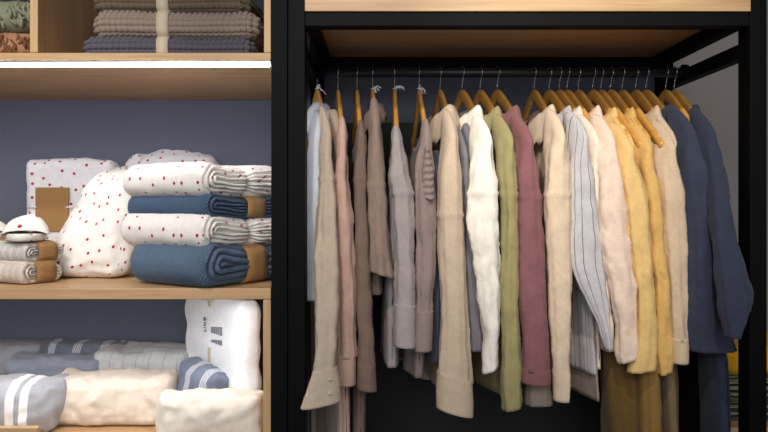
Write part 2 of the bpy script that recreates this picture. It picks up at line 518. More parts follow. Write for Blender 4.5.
TIPS = {317: (331, 128), 338: (343, 124), 357: (361, 127), 372.5: (377, 118), 394.6: (397, 130), 419: (427, 126), 440: (456, 128),
        462: (491, 136), 480: (512, 134), 497: (532, 134), 534: (562, 130), 549: (585, 132), 559: (596, 136), 567: (604, 138), 578: (614, 138),
        592.6: (632, 142), 600.7: (638, 140), 610.4: (650, 136), 622: (659, 134), 635.4: (674, 136), 645.8: (689, 126), 665.5: (703, 128), 674: (714, 130)}
HL = {317: ('wooden hanger holding the greige shirt, nearest the left black post', 1.0), 338: ('wooden hanger holding the pink shirt', 0),
      357: ('wooden hanger holding the brown shirt beside the pink one', 0), 372.5: ('wooden hanger with white string, holding the taupe high-collared top', 1),
      394.6: ('wooden hanger with white string, holding the mauve-grey round-neck top', 1.1), 419: ('wooden hanger with white string, holding the mauve ruffled blouse', 1),
      440: ('wooden hanger holding the oat hooded sweater', 0), 462: ('wooden hanger holding the white shirt', 0), 480: ('wooden hanger holding the olive green shirt', 0),
      497: ('wooden hanger holding the rose pink shirt', 0), 534: ('wooden hanger holding the beige linen shirt, after the wide gap', 0),
      549: ('wooden hanger holding the grey pinstriped shirt', 0), 559: ('wooden hanger holding the narrow cream shirt', 0),
      567: ('wooden hanger between the cream and blush shirts, holding brown trousers', 0), 578: ('wooden hanger holding the blush linen shirt', 0),
      592.6: ('wooden hanger holding the pale yellow shirt', 0), 600.7: ('wooden hanger with bare arm lying over the pale yellow shirt', 0),
      610.4: ('wooden hanger holding the golden yellow shirt', 0), 622: ('wooden hanger with bare arm lying over the golden yellow shirt', 0),
      635.4: ('wooden hanger holding the sand beige shirt', 0), 645.8: ('wooden hanger holding the navy shirt next to the sand one', 0),
      665.5: ('wooden hanger with bare arm between the two navy shirts', 0), 674: ('wooden hanger holding the rightmost navy shirt', 0)}
for hk, (lb, rb) in HL.items(): hanger(hk, TIPS[hk], lb, rb, .232 if 'bare' in lb else .205)

def G(*a, hook, **k): return garment(*a, hook, k.pop('tip', TIPS[hook]), **k)
G('blouse', 'pale blue-white blouse with soft stand collar beside the left black post', 'blouse', hook=317, tip=(319, 124), mat=M['white_blue'], shift=-.006, neck=.122,
  sleeve=[(126, 312, 323), (140, 309, 323), (175, 306, 322), (230, 306, 321), (300, 306, 320)], Ys=(1.975, 1.95), sb=(.03, .026), hem=300, T=.018, collar=(.045, .055, .034), seed=1, wave=.006)
G('shirt', 'greige button-cuff shirt with long sleeve reaching lowest at the left post', 'shirt', hook=317, mat=M['greige'], tilt=-0.22, neck=.10, dx=.01, shift=.03,
  sleeve=[(122, 324, 331), (140, 322, 333), (170, 321, 334), (195, 319, 336), (255, 314, 338), (300, 316, 339), (335, 317, 338), (370, 314, 336), (386, 308, 339), (404, 302, 340)],
  Ys=(1.97, 1.77), sb=(.035, .028), hem=475, T=.018, cuff=371, seams=(75,), seed=2, buttons=2, wave=.008)
G('shirt', 'pink long-sleeved shirt, second sleeve from the left black post', 'shirt', hook=338, mat=M['pink'], hd=.15, neck=.165, dx=.01,
  sleeve=[(120, 339, 346), (150, 337, 347), (175, 336, 348), (212, 337, 351), (255, 337, 354), (330, 336, 355), (384, 336, 355)], Ys=(1.975, 1.93), sb=(.035, .03), hem=475, T=.02, cuff=357, seed=3, wave=.008)
G('shirt', 'brown long-sleeved shirt just right of the pink shirt', 'shirt', hook=357, mat=M['brown'], hd=.15, tilt=0.12, neck=.175,
  sleeve=[(123, 358, 364), (150, 356, 366), (175, 355, 367), (255, 355, 369), (300, 356, 371), (330, 358, 373), (389, 358, 376)], Ys=(1.975, 1.93), sb=(.035, .03), hem=475, T=.02, cuff=367, seams=(60,), seed=4, wave=.008)
G('top', 'taupe high-collared top with wide elbow-length sleeve', 'top', hook=372.5, mat=M['taupe'], tilt=0.3, neck=.122,
  sleeve=[(112, 371, 380), (140, 369, 383), (175, 368, 385), (200, 368, 388), (250, 369, 391), (274, 369, 394)], Ys=(1.975, 1.95), sb=(.04, .05), hem=294, T=.022, seams=(88,), collar=(.045, .04, .02), seed=5, wave=.008)
G('top', 'mauve-grey round-neck top with deep cuff, short body', 'top', hook=394.6, mat=M['mauve_grey'], hd=.12, tilt=0.1, neck=.188, dx=-.015,
  sleeve=[(127, 393, 399), (150, 390, 404), (175, 388, 409), (195, 392, 413), (255, 396, 414), (300, 395, 415), (346, 394, 415)], Ys=(1.975, 1.92), sb=(.04, .035), hem=366, T=.024, cuff=307, seams=(70,), seed=6)
rb = G('blouse', 'mauve finely striped blouse with ruffled shoulder', 'blouse', hook=419, mat=M['mauve'], hd=.15, neck=.172, dx=-.03,
  sleeve=[(122, 423, 430), (150, 419, 432), (175, 414, 434), (212, 415, 436), (255, 416, 436), (300, 416, 433), (350, 414, 431)], Ys=(1.975, 1.93), sb=(.04, .03), hem=376, T=.022, cuff=313, seed=7)
G('top', 'dark slate blue top squeezed in left of the oat sweater', 'top', hook=440, tip=(444, 132), mat=M['slate'], shift=-.022, neck=.13, dx=-.01, drop=.12,
  sleeve=[(176, 433, 438), (200, 433, 439), (250, 434, 440), (330, 431, 441), (361, 430, 441)], Ys=(2.0, 1.985), sb=(.025, .022), hem=355, T=.014, seed=8, wave=.006)
G('sweater', 'oat beige hooded sweater with thick cuff hanging lowest in the middle', 'sweater', hook=440, mat=M['oat'], tilt=0.28, neck=.122,
  sleeve=[(125, 448, 457), (150, 442, 460), (175, 438, 462), (215, 438, 464), (255, 438, 466), (300, 441, 467), (335, 440, 469), (377, 438, 471), (395, 437, 472), (411, 437, 472)], Ys=(1.97, 1.90), sb=(.05, .04), hem=398, T=.026, cuff=378,
  seams=(105,), collar=(.035, .06, .03), seed=9, crease=.6)
G('top', 'dark grey jersey top half hidden between oat sweater and white shirt', 'top', hook=462, tip=(478, 138), mat=M['grey'], shift=-.012, neck=.11, drop=.05, dx=-.005,
  sleeve=[(145, 460, 468), (200, 462, 473), (255, 464, 478), (290, 465, 481), (350, 469, 484)], Ys=(2.01, 1.985), sb=(.03, .03), hem=345, T=.016, seed=10, wave=.006)
G('shirt', 'white linen shirt with open collar and rolled sleeve end', 'shirt', hook=462, mat=M['white'], tilt=-0.5, neck=.122,
  sleeve=[(130, 483, 494), (150, 475, 496), (175, 469, 497), (212, 468, 498), (230, 467, 499), (255, 472, 499), (290, 478, 500), (335, 484, 498), (370, 483, 496)], Ys=(1.955, 1.915), sb=(.036, .030), hem=352, T=.024, seams=(78,), collar=(.034, .045, .024), seed=11, crease=1.4)
G('shirt', 'olive green linen shirt', 'shirt', hook=480, mat=M['olive'], tilt=-0.2, neck=.122, dx=.008,
  sleeve=[(130, 505, 514), (150, 500, 516), (175, 500, 517), (212, 503, 517), (255, 502, 517), (290, 500, 518), (335, 503, 519), (365, 501, 521), (408, 503, 521)], Ys=(1.975, 1.93), sb=(.034, .030), hem=398, T=.017, seams=(80,), collar=(.028, .035, .02), seed=12)
G('shirt', 'rose pink linen shirt with turned-back cuff', 'shirt', hook=497, mat=M['rose'], tilt=0.08, neck=.122,
  sleeve=[(130, 523, 534), (150, 519, 536), (175, 517, 538), (212, 517, 542), (255, 517, 545), (290, 518, 545), (335, 522, 548), (370, 522, 549), (383, 522, 549)], Ys=(1.96, 1.92), sb=(.036, .032), hem=365, T=.026, cuff=371, seams=(82,), collar=(.034, .04, .024), seed=13)
G('shirt', 'grey-brown shirt mostly hidden behind the rose pink sleeve', 'shirt', hook=534, tip=(543, 134), mat=M['inner_taupe'], shift=-.02, neck=.15, drop=.15,
  sleeve=[(230, 534, 542), (300, 530, 549), (375, 526, 550), (404, 526, 550)], Ys=(2.02, 1.985), sb=(.03, .03), hem=360, T=.012, seed=14, wave=.006)
ln = G('shirt', 'beige linen shirt with long collar points, next after the rose one', 'shirt', hook=534, mat=M['linen'], neck=.122, dx=.012, shift=.006,
  sleeve=[(125, 556, 567), (150, 548, 569), (175, 545, 571), (212, 544, 571), (290, 549, 570), (335, 551, 569), (365, 553, 569), (400, 555, 569)], Ys=(1.96, 1.92), sb=(.036, .030), hem=392, T=.020, seams=(84,), collar=(.036, .062, .022), seed=15)
G('shirt', 'light grey pinstriped shirt', 'shirt', hook=549, mat=M['pinstripe'], neck=.122, dx=.042,
  sleeve=[(125, 577, 588), (150, 573, 590), (165, 572, 591), (200, 571, 596), (245, 570, 602), (265, 571, 604), (290, 581, 607), (325, 598, 610), (350, 605, 611)], Ys=(1.96, 1.93), sb=(.03, .018), hem=374, T=.0125, collar=(.032, .04, .016), seed=16, wave=.006)
G('top', 'taupe top showing only below the hem of the pinstriped shirt', 'top', hook=549, mat=M['inner_taupe'], neck=.15, drop=.06, dx=.045, shift=.004, hem=400, T=.008, seed=24, wave=.004, back=False)
G('shirt', 'narrow cream shirt squeezed between pinstriped and blush shirts', 'shirt', hook=559, mat=M['cream'], neck=.122, dx=.02,
  sleeve=[(130, 590, 599), (165, 589, 600), (245, 594, 604), (300, 598, 610), (350, 603, 613)], Ys=(1.975, 1.96), sb=(.03, .025), hem=368, T=.010, collar=(.03, .038, .013), seed=17, wave=.003)
G('shirt', 'blush linen shirt with creased sleeve end', 'shirt', hook=578, mat=M['blush'], tilt=-0.4, neck=.122, dx=.01,
  sleeve=[(130, 604, 616), (150, 599, 618), (165, 598, 619), (200, 598, 624), (245, 600, 629), (265, 603, 632), (290, 611, 634), (325, 617, 636), (345, 616, 636), (360, 620, 634)], Ys=(1.955, 1.915), sb=(.036, .030), hem=352, T=.012, collar=(.032, .042, .016), seed=18, wave=.005, crease=1.4)
G('shirt', 'pale yellow linen shirt under the left bare hanger arm', 'shirt', hook=592.6, mat=M['yellow'], tilt=-0.12, neck=.122, dx=.01,
  sleeve=[(138, 621, 634), (165, 617, 637), (200, 622, 647), (245, 628, 651), (290, 634, 653), (325, 636, 655), (345, 634, 656), (370, 626, 655)], Ys=(1.955, 1.915), sb=(.036, .034), drop=.012, hem=362, T=.0105, collar=(.032, .042, .013), seed=19, wave=.003)
G('shirt', 'golden yellow shirt with gathered cuff', 'shirt', hook=610.4, mat=M['gold'], tilt=-0.35, neck=.122, dx=.01,
  sleeve=[(137, 641, 652), (165, 639, 653), (200, 646, 660), (245, 650, 663), (290, 653, 667), (325, 653, 670), (345, 653, 672), (372, 656, 670)], Ys=(1.97, 1.935), sb=(.038, .032), drop=.014, hem=356, T=.0105, collar=(.034, .042, .014), seed=20, wave=.003, crease=1.5)
G('shirt', 'sand beige shirt beside the navy shirt', 'shirt', hook=635.4, mat=M['sand'], neck=.122,
  sleeve=[(136, 665, 676), (165, 657, 678), (200, 660, 683), (245, 664, 685), (290, 667, 685), (325, 669, 685), (345, 670, 686), (362, 671, 685)], Ys=(1.97, 1.93), sb=(.04, .032), drop=.006, hem=350, T=.013, cuff=340, collar=(.03, .036, .015), seed=21, wave=.003)
G('shirt', 'navy shirt beside the sand beige one, straight hem', 'shirt', hook=645.8, mat=M['navy'], neck=.122, dx=.02,
  sleeve=[(122, 684, 695), (145, 679, 700), (175, 680, 704), (240, 684, 712), (300, 684, 722), (335, 684, 730), (350, 686, 734)], Ys=(1.965, 1.93), sb=(.05, .05), hem=345, T=.024, collar=(.038, .048, .022), seed=22)
G('shirt', 'rightmost navy shirt with sleeve swinging over the right black post', 'shirt', hook=674, mat=M['navy2'], neck=.122, dx=-.01,
  sleeve=[(124, 704, 716), (150, 703, 720), (180, 707, 724), (227, 711, 731), (265, 716, 743), (292, 719, 752), (310, 720, 749), (337, 725, 739)], Ys=(1.97, 1.765), sb=(.045, .03), hem=335, T=.018, collar=(.036, .046, .018), seed=23, wave=.006)

# ruffle on the mauve blouse, chest pocket on the linen shirt
def add_part(root, name, V, Fc, mat, uv=None):
    return mesh(name, V, Fc, mat, root, uv)
V, Fc, UV = [], [], []
for j in range(41):
    t = j / 40; y = lerp(148, 199, t); c = Vector(P(lerp(427, 428, t), y, 1.932)); w = lerp(.008, .017, sstep(t * 2))
    for i in range(9):
        u = i / 8; V.append((c + Vector(((u - .5) * 2 * w, -.008 - .012 * math.sin(u * 3.1) + .0035 * math.sin(t * 46 + u * 5), .004 * math.sin(u * 6))))[:]); UV.append((u * .04, t * .2))
for j in range(40):
    for i in range(8): Fc.append((j * 9 + i, j * 9 + i + 1, (j + 1) * 9 + i + 1, (j + 1) * 9 + i))
o = add_part(rb, 'ruffle', V, Fc, M['mauve'], UV); so = o.modifiers.new('thick', 'SOLIDIFY'); so.thickness = .003

def trousers(label, hook, mat, front, Yf, seed):
    hx, d = axis(hook, TIPS[hook]); zt = ZW - .19
    root = thing('trousers', label, 'trousers', (hx, YR, PZ(470, 2.1)), 'trousers hanging under the shirts')
    n = Vector((-d.y, d.x, 0))
    V, Fc = [], []
    R = [(Vector((hx, YR, zt + .012 - .05 * i / 5)), d * .17, n * .008) for i in range(6)]
    V, Fc, UV = cloth_tube(R, 48, seed, wr=.001, fold=.02); mesh('waistband', V, Fc, mat, root, UV)
    V, Fc, UV = cloth_tube(sleeve_rings(front, Yf, Yf, .05, .075), 48, seed, seams=(), wr=.003); mesh('leg', V, Fc, mat, root, UV)
    x0 = front[-1]
    R = []
    for i in range(30):
        t = i / 29; w = lerp(.008, .024, sstep(t * 1.6 - .5)); Yb = Yf + .19
        xb = lerp(hx, PX((front[-1][1] + front[-1][2]) / 2 + 1, Yb), sstep(t * 1.3))
        R.append((Vector((xb, Yb, lerp(zt - .04, PZ(470, Yf), t))), Vector((w, 0, 0)), Vector((0, .07, 0))))
    V, Fc, UV = cloth_tube(R, 40, seed + 2, wr=.003); mesh('leg', V, Fc, mat, root, UV)
trousers('dark brown wide trousers hanging below the pinstriped and blush shirts', 567, M['brown_cloth'], [(165, 590, 597), (330, 603, 613), (374, 603, 634), (432, 604, 637), (470, 604, 638)], 2.03, 31)
trousers('mustard trousers hanging below the pale yellow shirt', 600.7, M['mustard'], [(165, 624, 630), (330, 637, 646), (374, 634, 657), (432, 636, 657), (470, 638, 657)], 1.99, 32)
trousers('taupe trousers hanging below the golden yellow shirt', 622, M['taupe_cloth'], [(165, 648, 653), (330, 656, 664), (374, 655, 670), (432, 658, 671), (470, 659, 672)], 2.03, 33)
trousers('dark navy trousers hanging below the navy shirts', 665.5, M['ink'], [(165, 697, 703), (320, 702, 711), (352, 703, 719), (432, 708, 720), (470, 710, 721)], 2.0, 34)

# ------------------------------------------------------------------ soft folded goods
def soft(name, label, cat, size, loc, yaw, mat, seed=0, r=.03, n=(44, 30, 22), bulge=.25, wr=.004, disp=None, deform=None, group=None, parent=None, pitch=0, roll=0, uvs=1.0):
    """plump rounded cushion-like body; loc = centre of its base. disp(face, u, v, p) -> outward offset, deform(p) -> p in local space"""
    hx, hy, hz = size[0] / 2, size[1] / 2, size[2] / 2
    hs = Vector((hx, hy, hz)); r = min(r, hx * .98, hy * .98, hz * .98)
    V, Fc, UV = [], [], []
    faces = [(0, 1, 2, 1), (0, 1, 2, -1), (1, 2, 0, 1), (1, 2, 0, -1), (0, 2, 1, 1), (0, 2, 1, -1)]
    seg = {0: n[0], 1: n[1], 2: n[2]}
    for fi, (a, b, c, sg) in enumerate(faces):
        na, nb = seg[a], seg[b]; base = len(V)
        for j in range(nb + 1):
            for i in range(na + 1):
                p = Vector((0, 0, 0))
                ca = -1 + 2 * i / na; cb = -1 + 2 * j / nb
                ca = math.sin(ca * math.pi / 2) * .35 + ca * .65; cb = math.sin(cb * math.pi / 2) * .35 + cb * .65
                p[a] = ca * hs[a]; p[b] = cb * hs[b]; p[c] = sg * hs[c]
                q = Vector([max(-hs[k] + r, min(hs[k] - r, p[k])) for k in range(3)])
                dvec = (p - q); nn = dvec.normalized() if dvec.length > 1e-6 else Vector((0, 0, 0))
                w = q + nn * r
                fx, fy, fz = 1 - (w.x / hx) ** 2, 1 - (w.y / hy) ** 2, 1 - (w.z / hz) ** 2
                bl = bulge * min(hs) * (nn.x ** 2 * fy * fz + nn.y ** 2 * fx * fz + max(0, nn.z) ** 2 * fx * fy)
                off = bl + wr * (n3(w.x * 14 + seed, w.y * 14, w.z * 14 + seed) + .6 * n3(w.x * 34, w.y * 34 + seed, w.z * 34))
                if disp: off += disp(nn, w)
                off *= 1 - max(0, -nn.z) ** 4
                w = w + nn * off
                if deform: w = deform(w)
                w.z += hz
                V.append(w); UV.append(((p[a] + (0 if a == 0 else fi * .7)) * uvs, (p[b] + fi * .37) * uvs))
        m = na + 1
        for j in range(nb):
            for i in range(na): Fc.append((base + j * m + i, base + j * m + i + 1, base + (j + 1) * m + i + 1, base + (j + 1) * m + i))
    Rm = Matrix.Translation(Vector(loc)) @ Matrix.Rotation(yaw, 4, 'Z') @ Matrix.Rotation(roll, 4, 'Y') @ Matrix.Rotation(pitch, 4, 'X')
    cu = [UV[k] for f in Fc for k in f]
    o = mesh(name, [(Rm @ v)[:] for v in V], Fc, mat, parent, cu, weld=True)
    if parent is None and label: tag(o, label, cat, group)
    return o, Rm

DOT = (.044, .0047, (172, 38, 56))
fab('dot_white', (240, 234, 228), dots=DOT, slub=.25, bump=.2); fab('denim', (88, 106, 128), slub=.7); fab('denim_dark', (74, 93, 118))
fab('dot_shade', (236, 232, 234), dots=(.046, .0050, (168, 40, 58)), slub=.25, bump=.2)
fab('ticking', (196, 194, 192), stripes=(.03, .010, (214, 208, 198))); fab('ticking2', (202, 190, 182), stripes=(.028, .010, (216, 204, 192)))
fab('grey_cloth', (150, 150, 158)); fab('blue_grey', (138, 143, 155)); fab('pale_stripe', (186, 186, 184), stripes=(.045, .003, (160, 160, 162)))
W5 = lambda c0: [(c0 + .006 * i, c0 + .006 * i + .0032, (214, 216, 222)) for i in range(5)]
fab('band_blue', (118, 123, 136), bands=W5(-.14) + W5(-.045) + W5(.05))
fab('band_blue2', (112, 120, 138), bands=W5(-.03 + 2 * 0.0) + W5(.04))
fab('stripe_grey', (170, 170, 176), bands=[(.012, .036, (240, 238, 236)), (.050, .074, (240, 238, 236))])
fab('waffle_cream', (226, 212, 196), slub=.3); fab('gauze_cream', (232, 222, 208), slub=.4)
fab('waffle_navy', (92, 88, 100)); fab('waffle_taupe', (148, 132, 120)); fab('waffle_dark', (112, 98, 82)); fab('dark_throw', (54, 46, 38))
fab('sage', (138, 140, 118)); fab('terracotta', (172, 126, 98)); fab('rust', (118, 80, 54)); fab('plastic_white', (238, 239, 244), slub=.15, bump=.1)
fab('ochre', (214, 160, 30)); fab('stripe_green', (124, 130, 92), vstripes=(.022, .010, (36, 34, 34))); fab('stripe_dark', (52, 48, 46), vstripes=(.024, .007, (130, 130, 98)))

# ---- throws with kraft bands (long side faces right-front, short fold faces the viewer)
def throw(label, corner, yaw, L, W, h, mat, seed, band=(.10, .19), knit=False, group='folded throws in the stack', pinch=True, cat='throw', kraft=True, ngroove=4):
    """corner = nearest bottom corner in world; local +x runs along the long side, +y back along the short side"""
    ux = Vector((math.cos(yaw), math.sin(yaw), 0)); uy = Vector((-math.sin(yaw), math.cos(yaw), 0))
    c = Vector(corner) + ux * L / 2 + uy * W / 2
    root = thing('folded_throw' if cat == 'throw' else 'folded_towel', label, cat, c, group)
    bx0, bx1 = -L / 2 + band[0], -L / 2 + band[1]; bm_ = (bx0 + bx1) / 2
    def disp(nn, w):
        o = 0
        pin = math.exp(-((w.x - bm_) / (.045 if kraft else .016)) ** 2)
        o -= .010 * pin * (h / .09) * max(0, nn.z)
        wy = sstep((-nn.y - .45) / .45); wx = sstep((-nn.x - .3) / .5)
        if wy > 0:
            # nested folds showing along the long side
            zz = w.z; x0 = -L / 2 + h * .55
            q = math.hypot(w.x - x0, zz) if w.x < x0 else abs(zz)
            ph = (q / (h / 2) * ngroove + .3 + .5 * n3(w.x * 10 + seed, zz * 14, seed)) % 1.0
            o -= wy * .016 * math.exp(-((ph - .5) / .16) ** 2) * (1 - .9 * pin if kraft else 1)
            o += wy * .007 * n3(w.x * 20 + seed, zz * 40, 2.2)
            o -= wy * .020 * pin
        if knit:
            o += .0024 * wx * math.sin(w.y * 700) * math.sin(w.z * 700)
        return o
    def deform(p):
        p = p.copy()
        t = (p.x + L / 2)
        p.z += .006 * math.sin(p.x * 16 + seed) * ((p.z + h / 2) / h)
        if t < .10: p.z = -h / 2 + (p.z + h / 2) * (1 + .10 * math.sin(t / .10 * math.pi))
        return p
    soft('folded_cloth', None, None, (L, W, h), c, yaw, mat, seed, r=h * .46, n=(130, 150 if knit else 46, 60), bulge=.12, wr=.003, disp=disp, deform=deform, parent=root)
    if kraft:
        V, Fc, UV = [], [], []
        hw, hh = W / 2 - .002, h / 2 + .001
        N = 48; rr = h * .42
        xs = [bx0, bx0 + .0004, (bx0 * 2 + bx1) / 3, (bx0 + bx1 * 2) / 3, bx1 - .0004, bx1]
        for k, x in enumerate(xs):
            for i in range(N + 1):
                t = 2 * math.pi * i / N
                cy = math.copysign(abs(math.cos(t)) ** .28, math.cos(t)) * hw; cz = math.copysign(abs(math.sin(t)) ** .6, math.sin(t)) * (hh + .003)
                ins = 0 if 0 < k < 5 else -.004
                f = 1 + ins / max(hw, .01)
                p = c + ux * x + uy * cy * f + Vector((0, 0, h / 2 + max(cz, -h / 2 + .001) * (1 + ins / hh)))
                V.append(p[:]); UV.append((i / N * .6, x))
        for k in range(len(xs) - 1):
            for i in range(N): Fc.append((k * (N + 1) + i, k * (N + 1) + i + 1, (k + 1) * (N + 1) + i + 1, (k + 1) * (N + 1) + i))
        o = mesh('paper_band', V, Fc, M['kraft'], root, UV); o['label'] = 'brown kraft paper band'
    return root
YW = math.radians(58)
cX = PX(207, 1.83)
z = S2 + .001
throw('blue knitted throw with kraft band, at the bottom of the dotted stack', (cX + .014, 1.765, z), YW, .40, .335, .112, M['denim'], 41, (.165, .25), knit=True, ngroove=3); z += .104
throw('white red-dotted throw, second from the bottom of the stack', (cX + .004, 1.78, z), YW, .41, .37, .090, M['dot_white'], 42, (.185, .20), kraft=False); z += .083
throw('blue striped-weave throw with kraft band, between two dotted throws', (cX + .008, 1.80, z), YW, .40, .35, .066, M['denim_dark'], 43, (.165, .24), knit=True, ngroove=3); z += .060
throw('white red-dotted throw on top of the stack', (cX - .001, 1.79, z), YW, .41, .36, .094, M['dot_white'], 44, (.18, .195), kraft=False)

# ---- dotted bedding sets behind, dotted bag in front
o, Rm = soft('bedding_set', 'tall red-dotted bedding set with brown card, upright at the back of the shelf', 'bedding', (.30, .10, .388), (PX(67, 2.34), 2.40, S2 + .001), math.radians(4), M['dot_shade'], 51, r=.022, n=(48, 20, 50), bulge=.12, wr=.006, group='dotted bedding sets')
cardx, cardz = PX(52, 2.335), PZ(209.5, 2.335)
cd = box('card', (cardx - .058, 2.334, cardz - .077), (cardx + .058, 2.340, cardz + .077), M['kraft'], o, .0008)
cd['label'] = 'plain brown kraft card'
for sx in (-1, 1):
    st = tube('tie', [(cardx + sx * .052, 2.331, cardz + .008), (cardx + sx * .062, 2.331, cardz + .008), (cardx + sx * .085, 2.338, cardz + .008)], .0035, M['string'], o, 8)
def dome(p):
    p = p.copy(); t = (p.z + .215) / .43
    p.x *= 1 - .10 * t * t; p.z -= .03 * (p.x / .19) ** 2 * t; p.y += .02 * t; return p
soft('bedding_set', 'rounded red-dotted bedding set behind the stack of throws', 'bedding', (.38, .09, .425), (PX(164, 2.36), 2.44, S2 + .001), math.radians(-3), M['dot_shade'], 52, r=.05, n=(48, 20, 50), bulge=.12, wr=.012, deform=dome, group='dotted bedding sets')
def bag(p):
    p = p.copy(); t = (p.z + .155) / .31
    p.x = p.x * (1 - .50 * max(0, t) ** .9) + .045 * t; p.y = p.y * (1 - .35 * t) + .09 * t
    p.y -= .012 * math.sin(t * 9 + p.x * 20) * t
    p.x += .012 * n3(p.z * 12, p.y * 9, 3.3) * t
    return p
soft('fabric_bag', 'red-dotted cloth bag slumped against the stack of throws', 'bag', (.29, .17, .33), (PX(91, 2.13), 2.125, S2 + .001), math.radians(-6), M['dot_white'], 53, r=.06, n=(48, 36, 50), bulge=.22, wr=.012, deform=bag)

# ---- banded towels and slippers at the left end of the shelf
TY = math.radians(62)
tx = PX(24, 1.88)
throw('grey and cream striped towel with kraft band, lower of two', (tx, 1.87, S2 + .001), TY, .14, .30, .066, M['ticking2'], 61, (.05, .11), cat='towel', group='striped towels', ngroove=3)
throw('grey-white striped towel with kraft band, upper of two', (tx - .003, 1.885, S2 + .062), TY, .14, .30, .058, M['ticking'], 62, (.05, .11), cat='towel', group='striped towels', ngroove=3)
def slipper(label, c, yaw, seed, s=1.0):
    root = thing('slipper', label, 'slipper', c, 'dotted slippers')
    Rm = Matrix.Translation(c) @ Matrix.Rotation(yaw, 4, 'Z') @ Matrix.Scale(s, 4)
    prof = lambda a: (.078 * math.cos(a) * (1.0), .040 * math.sin(a) * (1 + .12 * math.cos(a)))
    N = 48; V, Fc = [], []
    for zz, k in ((0, .94), (.003, 1.0), (.012, 1.0), (.015, .95)):
        for i in range(N):
            x, y = prof(2 * math.pi * i / N); V.append((Rm @ Vector((x * k, y * k, zz)))[:])
    for j in range(3):
        for i in range(N): Fc.append((j * N + i, j * N + (i + 1) % N, (j + 1) * N + (i + 1) % N, (j + 1) * N + i))
    Fc += [tuple(range(N)), tuple(range(3 * N, 4 * N))]
    mesh('sole', V, Fc, M['dot_white'], root, [(v[0], v[1]) for v in V])
    V, Fc, UV = [], [], []
    A, B = 36, 20
    for layer in (0, 1):
        b0 = len(V); k = 1 - .06 * layer
        for j in range(B + 1):
            v = j / B
            for i in range(A + 1):
                a = math.pi * i / A
                x = lerp(-.035, .082, v); half = .046 * math.sqrt(max(0, 1 - (max(0, x - .0) / .083) ** 2.2)) * (1 + .05 * n3(x * 30, a, seed))
                hgt = (.013 + .037 * sstep(v / .45)) * math.sqrt(max(.02, 1 - v ** 3)) * (.94 + .08 * n3(x * 25, a * 2, seed + 5))
                back = -.016 * math.sin(a) if j == 0 else 0
                V.append((Rm @ Vector((x * k + back, half * math.cos(a) * k, .011 + hgt * math.sin(a) * k)))[:]); UV.append((a * .045, x))
        for j in range(B):
            for i in range(A): Fc.append((b0 + j * (A + 1) + i, b0 + j * (A + 1) + i + 1, b0 + (j + 1) * (A + 1) + i + 1, b0 + (j + 1) * (A + 1) + i))
    h = (A + 1) * (B + 1)
    for i in range(A): Fc.append((i, i + 1, h + i + 1, h + i))
    mesh('upper', V, Fc, M['dot_white'], root, UV)
slipper('white red-dotted slipper lying on the striped towels', Vector((PX(29, 2.0), 1.985, S2 + .124)), math.radians(112), 3, 1.35)
slipper('white red-dotted slipper cut off at the left picture edge', Vector((PX(-9, 2.12), 2.12, S2 + .124)), math.radians(120), 5, 1.1)

# ---- fabric pouches on the bottom shelf
def waffle(nn, w): return .0011 * max(0, -nn.y) * math.sin(w.x * 620) * math.sin(w.z * 620)
def pouch(label, px, Yc, w, d, h, mat, seed, yaw=0, r=.024, bulge=.2, wr=.010, disp=None, n=(60, 34, 40), roll=0, pitch=0, dz=0):
    # corners pulled into little ears like a sewn bag
    def ears(p):
        p = p.copy(); k = abs(p.x / (w / 2)) ** 6; t = (p.z + h / 2) / h
        p.z += .016 * k * sstep(t * 1.6 - .6) - .012 * (1 - abs(p.x / (w / 2)) ** 2) * 0
        return p
    root = soft('fabric_pouch', label, 'pouch', (w, d, h), (PX(px, Yc), Yc, S3 + .001 + dz), math.radians(yaw), mat, seed, r, n, bulge, wr, disp, ears, 'fabric pouches on the bottom shelf', None, math.radians(pitch), math.radians(roll))[0]
    return root
pouch('cream waffle pouch in the middle of the front row', 115, 2.08, .36, .17, .132, M['waffle_cream'], 71, 0, disp=waffle, n=(120, 30, 50))
pouch('cream crinkled pouch in the front right corner', 211, 1.915, .285, .115, .120, M['gauze_cream'], 72, 0, wr=.008)
pouch('grey pouch with two white stripes at the front left', 16, 2.0, .27, .16, .135, M['stripe_grey'], 73, 3)
pouch('plain blue-grey pouch behind the striped front pouch', 58, 2.245, .30, .11, .152, M['blue_grey'], 74, 2)
pouch('blue-grey pouch with three banded white stripes at the back', 92, 2.405, .29, .10, .168, M['band_blue'], 75, -2)
pouch('grey pouch at the back left corner', -2, 2.37, .33, .14, .168, M['grey_cloth'], 76, 4)
pouch('pale grey thin-striped pouch at the back, left of the white package', 150, 2.32, .31, .22, .165, M['pale_stripe'], 77, -3)
pouch('blue pouch with white bands leaning against the white package', 201, 2.065, .19, .085, .150, M['band_blue2'], 78, -40, roll=8, dz=.016)

# ---- white bedding package with printed sleeve
pk = thing('bedding_package', 'white wrapped bedding package standing at the right end panel', 'package', (PX(240, 1.95), 2.05, S3))
a0 = Vector((PX(240, 1.945), 1.945, 0)); ud = Vector((-.62, .78, 0)).normalized(); vd = Vector((ud.y, -ud.x, 0))
L_, D_, h_ = .42, .078, .384
cc = a0 + ud * L_ / 2 + vd * D_ / 2
yawp = math.atan2(-ud.y, -ud.x)
def pdisp(nn, w):
    o = .004 * math.sin(w.z * 60 + 3 * n3(w.x * 8, w.y * 8, w.z * 6)) * .5
    return o
soft('package_body', None, None, (L_, D_, h_), (cc.x, cc.y, S3 + .001), yawp, M['plastic_white'], 81, r=.03, n=(40, 20, 44), bulge=.10, wr=.004, disp=pdisp, parent=pk)
